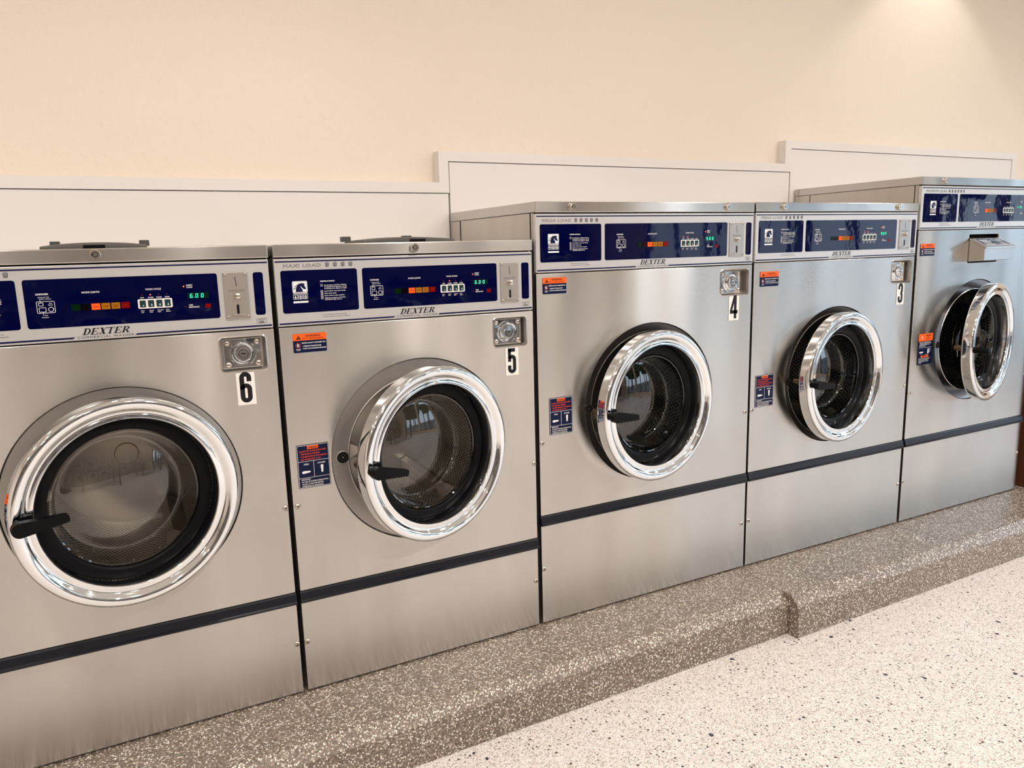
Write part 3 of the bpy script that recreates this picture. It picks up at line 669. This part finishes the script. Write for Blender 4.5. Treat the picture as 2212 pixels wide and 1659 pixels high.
    for zz, on in ((T(.1145), num != '2'), (T(.0655), False)):
        b = MB(); b.lathe([(.0017, 0), (.0016, -.0008), (.0009, -.0014), (.0001, -.0016)], (ixn, y, zz), LED_ON if on else LED_OFF, 12); b.build('indicator_led', cp)
    b = MB(); ddx = cfg['dsp']; b.rect(ddx - .006, T(.0840), ddx + .042, T(.0985), y - .0002, DISPB, .001)
    sevenseg(b, cfg['price'], ddx + (0 if len(cfg['price']) < 5 else -.006), T(.0868), .0088, y - .0006, LED_GRN, .0125 if len(cfg['price']) < 5 else .0105)
    o = b.build('price_display', cp); o['label'] = 'lit green digits'
    b = MB(); rx = cfg['redw']; b.rect(rx - .0065, T(.0600), rx + .0065, T(.0700), y - .0003, L_RD, .001); b.build('status_window', cp)
    # coin plate
    s0, s1 = cfg['slot']; sz0, sz1 = T(.0265), T(.1450)
    b = MB(); b.box(s0, -.0040, sz0, s1, -.0010, sz1, NICKEL_DULL); coin = b.build('coin_plate', w_, bevel=.0014)
    b = MB(); sc = (s0 + s1) / 2; yc = -.0043
    b.poly([(sc - .0022, sz1 - .012), (sc - .0008, sz1 - .012), (sc + .0014, sz1 - .036), (sc + .0000, sz1 - .036)], yc, VOID)
    b.build('coin_slot', coin)
    b = MB(); b.rect(sc - .0028, sz0 + .014, sc + .0032, sz0 + .038, yc, VOID, .0028); b.build('return_slot', coin)
    b = MB(); b.text('Quarters Only', sc, sz0 + .0705, .0050, yc, INKG, 'C', 0, .92); b.build('engraving', coin)
    b = MB(); b.lathe([(.0075, 0), (.0075, -.007), (.0068, -.0095), (.004, -.0105), (.0001, -.0108)], (sc + .001, -.004, sz0 + .059), NICKEL, 24); b.build('return_button', coin)
    b = MB(); b.box(sc - .013, -.010, sz0 + .0105, sc + .014, -.004, sz0 + .0135, NICKEL); b.build('coin_ledge', coin, bevel=.001)
    for sx in (s0 + .006, s1 - .006):
        for sz in (sz0 + .007, sz1 - .006): screw(coin, sx, sz, -.004, .0035, NICKEL, 'screw', 'x')
    # number sticker
    if num != '2':
        n0, n1, nz1, nz0 = cfg['sticker']; b = MB(); ww = n1 - n0
        b.rect(n0, nz0, n1, nz1, -.0010, STW); bignum(b, num, n0, nz0 + .0005, ww * .98, -.0013, INKB)
        o = b.build('number_sticker', w_); o['label'] = 'white sticker with black number ' + num
        if num == '6': o.location = (0, 0, 0)
    # labels
    if cfg.get('warn'): warning_label(w_, *cfg['warn'])
    if cfg.get('latch'): (latch_label_orange if num in '26' else latch_label)(w_, *cfg['latch'])
    # collar
    b = MB(); cm = cfg['collar']; ri = cfg['ri']
    b.lathe([(.2662, .030), (.2662, .0075), (.2650, .0060), (ri + .007, .0115), (ri + .005, .0100), (ri + .003, .0110), (ri + .001, .015), (ri, .06)], (cx, 0, cz), cm, 128)
    col = b.build('door_collar', w_)
    b = MB(); hx_ = cx - cfg['hr']; hz_ = cz + cfg['hz']; hq = cfg['hq'] / .0127
    b.lathe([(.0140 * hq, .0), (.0142 * hq, -.0030), (.0130 * hq, -.0036), (.0125 * hq, .002)], (hx_, .0100, hz_), cm, 28); b.lathe([(.0127 * hq, -.0008), (.0001, -.0006)], (hx_, .0072, hz_), VOID, 24, smooth=False)
    b.disc(hx_ + .0005, hz_, .0018, .0062, NICKEL, 8)
    b.build('latch_hole', col)
    # drum
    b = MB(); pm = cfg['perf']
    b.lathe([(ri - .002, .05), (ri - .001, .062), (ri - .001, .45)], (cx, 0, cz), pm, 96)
    b.lathe([(ri - .001, .45), (.195, .452), (.15, .445), (.033, .444), (.031, .4395), (.0001, .4390)], (cx, 0, cz), DRUM_BACK, 96)
    for k in range(3):
        a = PI / 3 + k * 2 * PI / 3; e = Vector((math.cos(a), 0, math.sin(a))); t_ = Vector((-e.z, 0, e.x)); c_ = Vector((cx, 0, cz))
        for q in range(1): 
            A_ = [c_ + e * (ri - .001) + t_ * .035, c_ + e * (ri - .045) + t_ * .010, c_ + e * (ri - .045) - t_ * .010, c_ + e * (ri - .001) - t_ * .035]
            for j in range(3): b.face([A_[j] + Vector((0, .10, 0)), A_[j + 1] + Vector((0, .10, 0)), A_[j + 1] + Vector((0, .44, 0)), A_[j] + Vector((0, .44, 0))], DRUM_BACK)
            b.face([p_ + Vector((0, .10, 0)) for p_ in A_], DRUM_BACK)
    b.build('drum', w_)
    # door, hinged on the right
    hx, hy = .25, -.010
    b = MB(); R = .2475; c = (-hx, -hy, 0); kd = cfg['dR'] / R
    prof = [(.1975, .014), (.205, .010), (.212, .003), (.235, .002), (.2440, .001), (.2465, -.001), (R, -.005), (R, -.0065), (R, -.034), (.2474, -.0362), (.2464, -.0388), (.2445, -.0412), (.2415, -.0432), (.2375, -.0444), (.2320, -.0445), (.2260, -.0430), (.2215, -.0400), (.2180, -.0368), (.2150, -.0345), (.2120, -.0335), (.2095, -.0342), (.2065, -.0352), (.2000, -.0352), (.1982, -.0335), (.1975, -.0300), (.1965, .012), (.1975, .014)]
    prof = [(r * kd, y + .0105) for r, y in prof]
    b.lathe(prof, c, CHROME, 160)
    door = b.build('door', w_); door.location = (cx + hx + cfg.get('dsx', 0), hy, dz); door.rotation_euler = (0, 0, math.radians(dth)); door['label'] = 'round chrome-ringed glass door, ajar'
    b = MB(); b.lathe([(.1965 * kd, .020), (.192, .0165), (.174, .017), (.1685, .021), (.167, .031), (.169, .04), (.196 * kd, .04)], c, RUBBER, 96); b.build('gasket', door)
    b = MB(); b.lathe([(.1675, .024), (.1645, .0205), (.1610, .022), (.1590, .028), (.1560, .042), (.150, .07), (.1460, .082), (.142, .0865), (.138, .087), (.125, .0840), (.10, .0785), (.07, .0735), (.035, .0705), (.0001, .0695)], c, GLASS, 96); b.build('door_glass', door)
    # handle
    b = MB(); hr = .2300 * kd; ha = math.radians(cfg.get('ha', 190)); hpx, hpz = -hx + hr * math.cos(ha), hr * math.sin(ha); fy = -hy - .030
    if num != '2':
        b.lathe([(.0135, .004), (.0135, -.001), (.0120, -.002)], (hpx, fy, hpz), NICKEL, 28)
        b.lathe([(.0122, .0), (.0122, -.028), (.0001, -.028)], (hpx, fy, hpz), BLACKP, 28)
        L_ = .093; yb, yf = fy - .020, fy - .040; tl = math.radians(cfg.get('hand_tilt', 2))
        o = arc(0, 0, .0165, 90, 270, 12) + [(L_ - .003, -.0085), (L_, -.0055), (L_, .0055), (L_ - .003, .0085)]
        o = [(hpx + p_[0] * math.cos(tl) - p_[1] * math.sin(tl), hpz + p_[0] * math.sin(tl) + p_[1] * math.cos(tl)) for p_ in o]; n = len(o)
        b.face([(p_[0], yf, p_[1]) for p_ in o], BLACKP); b.face([(p_[0], yb, p_[1]) for p_ in o][::-1], BLACKP)
        for k in range(n): j = (k + 1) % n; b.face([(o[k][0], yf, o[k][1]), (o[k][0], yb, o[k][1]), (o[j][0], yb, o[j][1]), (o[j][0], yf, o[j][1])], BLACKP, True)
        b.box(hpx + .004, fy - .002, hpz + .006, hpx + .030, fy + .010, hpz + .018, BLACKP)
    else:
        b.lathe([(.0150, .004), (.0150, -.002)], (hpx, fy, hpz), NICKEL, 28)
        b.lathe([(.0130, .0), (.0130, -.052), (.012, -.060), (.0001, -.062)], (hpx, fy, hpz), BLACKP, 28)
        P0 = Vector((hpx, fy - .050, hpz)); P1 = Vector((hpx + .022, fy - .052, hpz - .018)); P2 = Vector((hpx + .040, fy - .040, hpz - .095))
        b.tube(P0, P1, .0130, .0130, BLACKP); b.tube(P1, P2, .0130, .0085, BLACKP)
        b.poly([(hpx - .006, hpz - .008), (hpx + .004, hpz - .010), (hpx + .020, hpz - .060), (hpx + .012, hpz - .052)], fy - .002, BLACKP)
    b.build('door_handle', door)
    b = MB(); b.lathe([(.0125, .0), (.0125, .020), (.0100, .022), (.0100, .030), (.0001, .031)], (hpx + .004, -hy + .0125, hpz + .004), BRONZE, 24); b.build('latch_bolt', door)
    b = MB()
    for q in (.062, 0, -.062): b.tube((.012, .004, q + .030), (.012, .004, q - .030), .0075, .0075, STEEL_LID, 16)
    b.box(-.010, .002, -.09, .012, .008, .09, STEEL_LID)
    if num == '2': b.build('hinge', door)
    return w_

NAR = dict(wide=False, P=lambda v: v, band=.3045, pA=1.0401, top=1.2501)
WID = dict(wide=True, P=lambda v: v, band=.3740)
CF = []
CF.append(dict(NAR, x=-.4208, w=.756, num='6', ri=0.213, hr=0.235, hz=0.009, hq=0.0165, cx=.3778, cz=.6555, door=14, dR=.2505, dz=.658, locks=[(.3713, 1.2360)], rec=(.6197, .7325),
    screws=[(.013, .5500), (.7476, .5507), (.0100, .153), (.7481, .1531)], slim=(.7144, .7390), brk=(.3102, .4340), load='MAXI LOAD', load_x=(.014, .098), nb=4, b0=.1290, bs=.0209,
    logo=.0345, instr=.1075, disp=.2421, mode=.3520, btn=(.4476, .5228), ins=.5513, usa=.7272, lamps=(.3596, .0205), leds=(1,), dsp=.5640, price='6.00', redw=.6025, slot=(.6420, .7021),
    sticker=(.6520, .6972, .9298, .8455), warn=(.0345, 1.0180, .0875, .050), latch=(.010, .712, .085, .118), collar=COLLAR, perf=PERF, model='600', ha=178.5, hand_tilt=3,
    label='low steel washer marked 6 at the left end of the row, partly cut off'))
CF.append(dict(NAR, x=.3459, w=.756, num='5', ri=0.213, hr=0.235, hz=0.009, hq=0.0165, cx=.3815, cz=.6565, door=16.2, dR=.2485, dz=.661, locks=[(.3813, 1.2345)], rec=(.6203, .7306),
    screws=[(.013, .5500), (.7480, .5550), (.0093, .1530), (.7460, .1600)], slim=(.7177, .7427), brk=(.3178, .4453), load='MAXI LOAD', load_x=(.0240, .0975), nb=4, b0=.1376, bs=.0209,
    logo=.0436, instr=.1164, disp=.2508, mode=.3787, btn=(.4558, .5309), ins=.5579, usa=.7299, lamps=(.3695, .0204), leds=(1,), dsp=.5643, price='6.00', redw=.6079, slot=(.6464, .7069),
    sticker=(.6573, .7008, .9298, .8455), warn=(.0345, 1.0183, .0875, .050), latch=(.0203, .7181, .0874, .1209), collar=COLLAR, perf=PERF, model='600', ha=179, hand_tilt=-11,
    label='low steel washer marked 5, with pale perforated drum, second from the left', seam=False))
CF.append(dict(WID, x=1.1141, w=.883, num='4', ri=0.233, hr=0.2495, hz=0.003, hq=0.0135, cx=.4409, cz=.7020, door=7.8, dR=.2530, dsx=-.0125, dz=.6960, pA=1.1497, top=1.3613, locks=[(.1300, 1.3457), (.7571, 1.3457)], rec=(.7355, .8659),
    screws=[(.0102, .6157), (.8670, .6112), (.0079, .1938), (.8660, .1804)], slim=(.8457, .8715), brk=(.3740, .5017), load='MEGA LOAD', load_x=(.0252, .1022), nb=5, b0=.1436, bs=.01925,
    logo=.0433, instr=.1212, disp=.2954, mode=.4379, btn=(.5556, .6336), ins=.6618, usa=.8580, lamps=(.4276, .0212), leds=(0, 1), dsp=.6665, price='9.00', redw=.7125, slot=(.7683, .8356),
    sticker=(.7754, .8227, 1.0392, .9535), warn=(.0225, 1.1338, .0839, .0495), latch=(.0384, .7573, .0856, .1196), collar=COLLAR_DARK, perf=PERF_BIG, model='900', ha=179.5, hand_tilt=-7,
    label='tall steel washer marked 4, in the middle of the row', seam=True))
CF.append(dict(WID, x=2.0047, w=.887, num='3', ri=0.235, hr=0.248, hz=-0.006, hq=0.0125, cx=.4443, cz=.7045, door=7.5, dR=.2530, dsx=-.007, dz=.7010, pA=1.1540, top=1.3625, locks=[(.1330, 1.3468), (.7625, 1.3468)], rec=(.7464, .8689),
    screws=[(.0100, .6138), (.8780, .6132), (.0101, .1855), (.8780, .1808)], slim=(.8510, .8760), brk=(.3820, .5090), load='MEGA LOAD', load_x=(.0267, .1051), nb=5, b0=.1490, bs=.01945,
    logo=.0452, instr=.1258, disp=.2990, mode=.4444, btn=(.5613, .6412), ins=.6690, usa=.8640, lamps=(.4362, .0207), leds=(0, 1), dsp=.6674, price='9.00', redw=.7200, slot=(.7752, .8410),
    sticker=(.7866, .8320, 1.0435, .9585), warn=(.0305, 1.1187, .0911, .0530), latch=(.0242, .7409, .0920, .1206), collar=COLLAR_DARK, perf=PERF_BIG, model='900', ha=179.5, hand_tilt=-7,
    label='tall steel washer marked 3, between the one marked 4 and the tallest'))
CF.append(dict(WID, x=2.9050, w=.866, num='2', ri=0.22, hr=0.24, hz=-0.004, hq=0.0135, cx=.4290, cz=.7720, door=13.0, dR=.2570, dsx=-.005, dz=.7685, pA=1.2561, top=1.4675, locks=[(.1415, 1.4530), (.73, 1.4530)], rec=(.74, .85),
    screws=[(.0106, .5772), (.8560, .5772), (.0060, .1877), (.8550, .1884)], slim=(.8300, .8550), brk=(.3869, .5146), load='MAGNUM LOAD', load_x=(.0296, .1340), nb=6, b0=.1793, bs=.0193,
    logo=.0600, instr=.1230, disp=.3513, mode=.4508, btn=(.5632, .6435), ins=.6852, usa=.8450, lamps=(.4411, .0205), leds=(), dsp=.6700, price='11.75', redw=.7250, slot=(.7520, .8200),
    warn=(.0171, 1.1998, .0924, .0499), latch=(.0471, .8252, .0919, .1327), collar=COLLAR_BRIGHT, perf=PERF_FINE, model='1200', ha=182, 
    label='tallest steel washer at the right end, with a steel soap box above its door', seam=True))
W = {}
for c in CF: W[c['num']] = washer(c)
# the wide machines show a flange seam on the exposed side
for nm, x in (('4', .0), ('2', .0)):
    b = MB(); t = [c for c in CF if c['num'] == nm][0]['top'] - .0335
    b.box(-.0003, .560, .9, .0016, .5615, t, VOID); b.box(-.0003, .030, .9, .0016, .0315, t, VOID); b.build('side_seam', W[nm])
# dispenser covers on the two low machines
def cover(par, x0, x1, y0, y1, z, hs, tab):
    b = MB(); n = 16; m_ = DARKGREY
    def row(y, k): return [(x0 + (x1 - x0) * i / n, y, z + k * (.007 + .010 * math.sin(PI * min(max(i / n, .02), .98)) ** .5)) for i in range(n + 1)]
    rows = [row(y0, .45), row(y0 + .01, .85), row(y0 + .06, 1.0), row((y0 + y1) / 2, 1.05), row(y1 - .03, 1.0), row(y1, .6)]
    for r0, r1 in zip(rows, rows[1:]):
        for i in range(n): b.face([r0[i], r0[i + 1], r1[i + 1], r1[i]], m_, True)
    base = [(p[0], p[1], z) for p in rows[0]]; back = [(p[0], p[1], z) for p in rows[-1]]
    for i in range(n): b.face([base[i], base[i + 1], rows[0][i + 1], rows[0][i]], m_); b.face([back[i + 1], back[i], rows[-1][i], rows[-1][i + 1]], m_)
    for i in (0, n):
        b.face([(rows[0][i][0], rows[0][i][1], z)] + [r[i] for r in rows] + [(rows[-1][i][0], rows[-1][i][1], z)], m_)
    cv = b.build('dispenser_cover', par, merge=True); cv['label'] = 'low dark grey plastic soap dispenser cover'
    b = MB(); b.box(hs[0], y0 - .004, z + .001, hs[1], y0 + .03, z + .010, BLACKP); b.build('finger_grip', cv, bevel=.0015)
    for (a, c_) in tab:
        b = MB(); b.box(a, y1 - .02, z + .008, c_, y1 + .006, z + .024, DARKGREY); b.build('hinge_tab', cv, bevel=.002)
cover(W['6'], .255, .484, .10, .33, 1.2501, (.345, .392), [(.262, .285), (.472, .497)])
cover(W['5'], .276, .548, .10, .33, 1.2501, (.408, .455), [(.264, .292), (.462, .490)])

# soap box on the tallest machine
b = MB(); x0, x1, z0, z1, yf = .343, .550, 1.1135, 1.2290, -.068
ztf = 1.1735
S = [(0.04, z0), (yf, z0 + .0095), (yf, ztf), (0.04, z1)]
L = [(x0, p[0], p[1]) for p in S]; Rr = [(x1, p[0], p[1]) for p in S]
for k in range(4): j = (k + 1) % 4; b.face([L[k], L[j], Rr[j], Rr[k]], STEEL_LID)
b.face(L, STEEL_LID); b.face(Rr[::-1], STEEL_LID)
sb = b.build('soap_box', W['2'], bevel=.001, recalc=True)
b = MB(); sl = (z1 - ztf) / (0.04 - yf)
def lidpt(x, y, up): return (x, y, ztf + (y - yf) * sl + up)
A_ = [lidpt(x0 - .004, yf - .008, .001), lidpt(x1 + .004, yf - .008, .001), lidpt(x1 + .004, -.003, .001), lidpt(x0 - .004, -.003, .001)]
B_ = [(p[0], p[1], p[2] + .009) for p in A_]
for q in ((0, 1, 2, 3),): b.face([A_[i] for i in q][::-1], STEEL_LID); b.face([B_[i] for i in q], STEEL_LID)
for k in range(4): j = (k + 1) % 4; b.face([A_[k], A_[j], B_[j], B_[k]], STEEL_LID)
bl = b.build('soap_box_lid', sb, bevel=.0015, recalc=True)
b = MB()
def lp(x, y, u): return lidpt(x, y, .0104 + u)
b.face([lp(x0 + .012, yf + .004, 0), lp(x1 - .010, yf + .004, 0), lp(x1 - .010, -.010, 0), lp(x0 + .012, -.010, 0)], INKW)
for xa, xb_ in ((x0 + .014, x0 + .125), (x0 + .128, x1 - .012)):
    b.face([lp(xa, yf + .006, .0003), lp(xb_, yf + .006, .0003), lp(xb_, -.012, .0003), lp(xa, -.012, .0003)], NAVY)
for k in range(4):
    yy = yf + .010 + k * .0105
    b.face([lp(x0 + .03, yy, .0005), lp(x0 + .095 - .012 * (k % 2), yy, .0005), lp(x0 + .095 - .012 * (k % 2), yy + .004, .0005), lp(x0 + .03, yy + .004, .0005)], INKW)
    b.face([lp(x0 + .140, yy, .0005), lp(x1 - .03, yy, .0005), lp(x1 - .03, yy + .003, .0005), lp(x0 + .140, yy + .003, .0005)], INKW)
b.build('soap_label', sb)['label'] = 'navy instruction label on the sloping lid'

# brown laminate cabinet just past the last washer
t = empty('laminate_cabinet', (3.84, 0, BZ)); tag(t, 'dark brown laminate cabinet beside the tallest washer at the right edge', 'cabinet')
b = MB(); b.box(0, -.050, .0, .70, .60, .86, DARKWOOD); b.build('carcass', t, bevel=.004)
b = MB(); b.box(-.004, -.056, .86, .705, .60, .89, DARKWOOD); b.build('countertop', t, bevel=.004)

# unseen dryers and tables, added opposite as dark content for the reflections
def copy_tree(o, parent=None):
    c = o.copy(); C.objects.link(c); c.parent = parent
    for ch in list(o.children): copy_tree(ch, c)
    return c
DRY = simple('taupe_dryer_enamel', (.16, .14, .125), .35); DGL = simple('smoked_dryer_glass', (.01, .01, .012), .08)
t = empty('reflection_dryer', (0, 0, 0)); tag(t, 'unseen taupe dryer with two round dark doors, added to darken the reflections', 'dryer', 'unseen dryers added for the reflections')
b = MB(); b.box(-.39, -.55, 0, .39, .35, 2.0, DRY); b.build('cabinet', t, bevel=.006)
for z in (.60, 1.50):
    b = MB(); b.lathe([(.27, .0), (.27, .03), (.25, .04), (.235, .035), (.23, .02)], (0, .35, z), CHROME, 40); d_ = b.build('door_ring', t)
    b = MB(); b.lathe([(.23, .02), (.20, .035), (.10, .045), (.0001, .047)], (0, .35, z), DGL, 40); b.build('door_glass', d_)
    b = MB(); b.box(-.33, .35, z + .31, .33, .362, z + .40, NAVY); b.build('control_panel', t)
t.location = (-3.4, -7.4, 0)
for k in range(1, 12):
    c_ = copy_tree(t); c_.location = (-3.4 + .80 * k, -7.4, 0)
TAB = simple('dark_folding_table_laminate', (.09, .055, .04), .3)
t = empty('reflection_table', (0, 0, 0)); tag(t, 'unseen dark laminate table, added to darken the reflections', 'table', 'unseen tables added for the reflections')
b = MB(); b.box(-.9, -.4, .86, .9, .4, .90, TAB); b.build('tabletop', t, bevel=.004)
for sx in (-.82, .82):
    for sy in (-.33, .33): b = MB(); b.box(sx - .025, sy - .025, 0, sx + .025, sy + .025, .86, FRAMEM); b.build('leg', t)
t.location = (1.2, -4.6, 0)
for x in (4.2,): c_ = copy_tree(t); c_.location = (x, -4.6, 0)

# ceiling lamps: trim ring and glowing lens for each fitting
LENS = simple('lit_lens', (.9, .85, .8), .4, emit=WARM, es=12)
first = None
for k, (x, y) in enumerate(DOWN + [(3.85, .34), (-1.7, -.45), (.35, -.45)]):  # the last two fittings belong to the added wall spots
    e = empty('ceiling_downlight', (x, y, CEIL)); tag(e, 'recessed downlight close to the back wall, above the tallest washer' if k == len(DOWN) else 'round recessed downlight in the white ceiling', 'ceiling light', 'recessed downlights')
    if first is None:
        b = MB()
        n = 28
        for i in range(n):
            a, c_ = 2 * PI * i / n, 2 * PI * (i + 1) / n
            for (ra, za), (rb, zb_) in (((.115, 0), (.110, -.010)), ((.110, -.010), (.092, -.012)), ((.092, -.012), (.090, -.001))):
                b.face([(ra * math.cos(a), ra * math.sin(a), za), (ra * math.cos(c_), ra * math.sin(c_), za), (rb * math.cos(c_), rb * math.sin(c_), zb_), (rb * math.cos(a), rb * math.sin(a), zb_)], CEILM, True)
        o = b.build('trim_ring', e); first = o
    else:
        o = first.copy(); C.objects.link(o); o.parent = e

# outside seen through the right-hand windows
ASPH = simple('asphalt', (.12, .12, .125), .8); LEAF = simple('dark_green_leaves', (.02, .045, .015), .7); BARK = simple('brown_bark', (.08, .05, .03), .8)
b = MB(); b.box(X1R + .3, -40, -.25, 60, 30, -.05, ASPH); tag(b.build('parking_lot'), 'grey asphalt lot outside the windows', 'ground', kind='structure')
for k, (x, y, h, r) in enumerate([(20, -6, 4.2, 2.0), (22, -12, 5.2, 2.6), (17, -16, 4.6, 2.2), (24, -20, 5.4, 2.8)]):
    t = empty('street_tree', (x, y, -.05)); tag(t, ['small', 'broad', 'round', 'tall'][k] + ' dark green tree outside the windows', 'tree', 'trees outside the windows')
    bm = bmesh.new(); bmesh.ops.create_icosphere(bm, subdivisions=4, radius=r)
    for v in bm.verts:
        nz = math.sin(v.co.x * 3.1 + k) * math.cos(v.co.y * 2.7) * math.sin(v.co.z * 3.3 + k * 2); v.co *= 1 + .16 * nz + random.uniform(-.05, .05)
        v.co.z += h
    me = bpy.data.meshes.new('crown'); bm.to_mesh(me); bm.free(); me.materials.append(LEAF); o = bpy.data.objects.new('crown', me); C.objects.link(o); o.parent = t
    b = MB(); b.tube((0, 0, 0), (0, 0, h), .22, .14, BARK, 12); b.build('trunk', t)
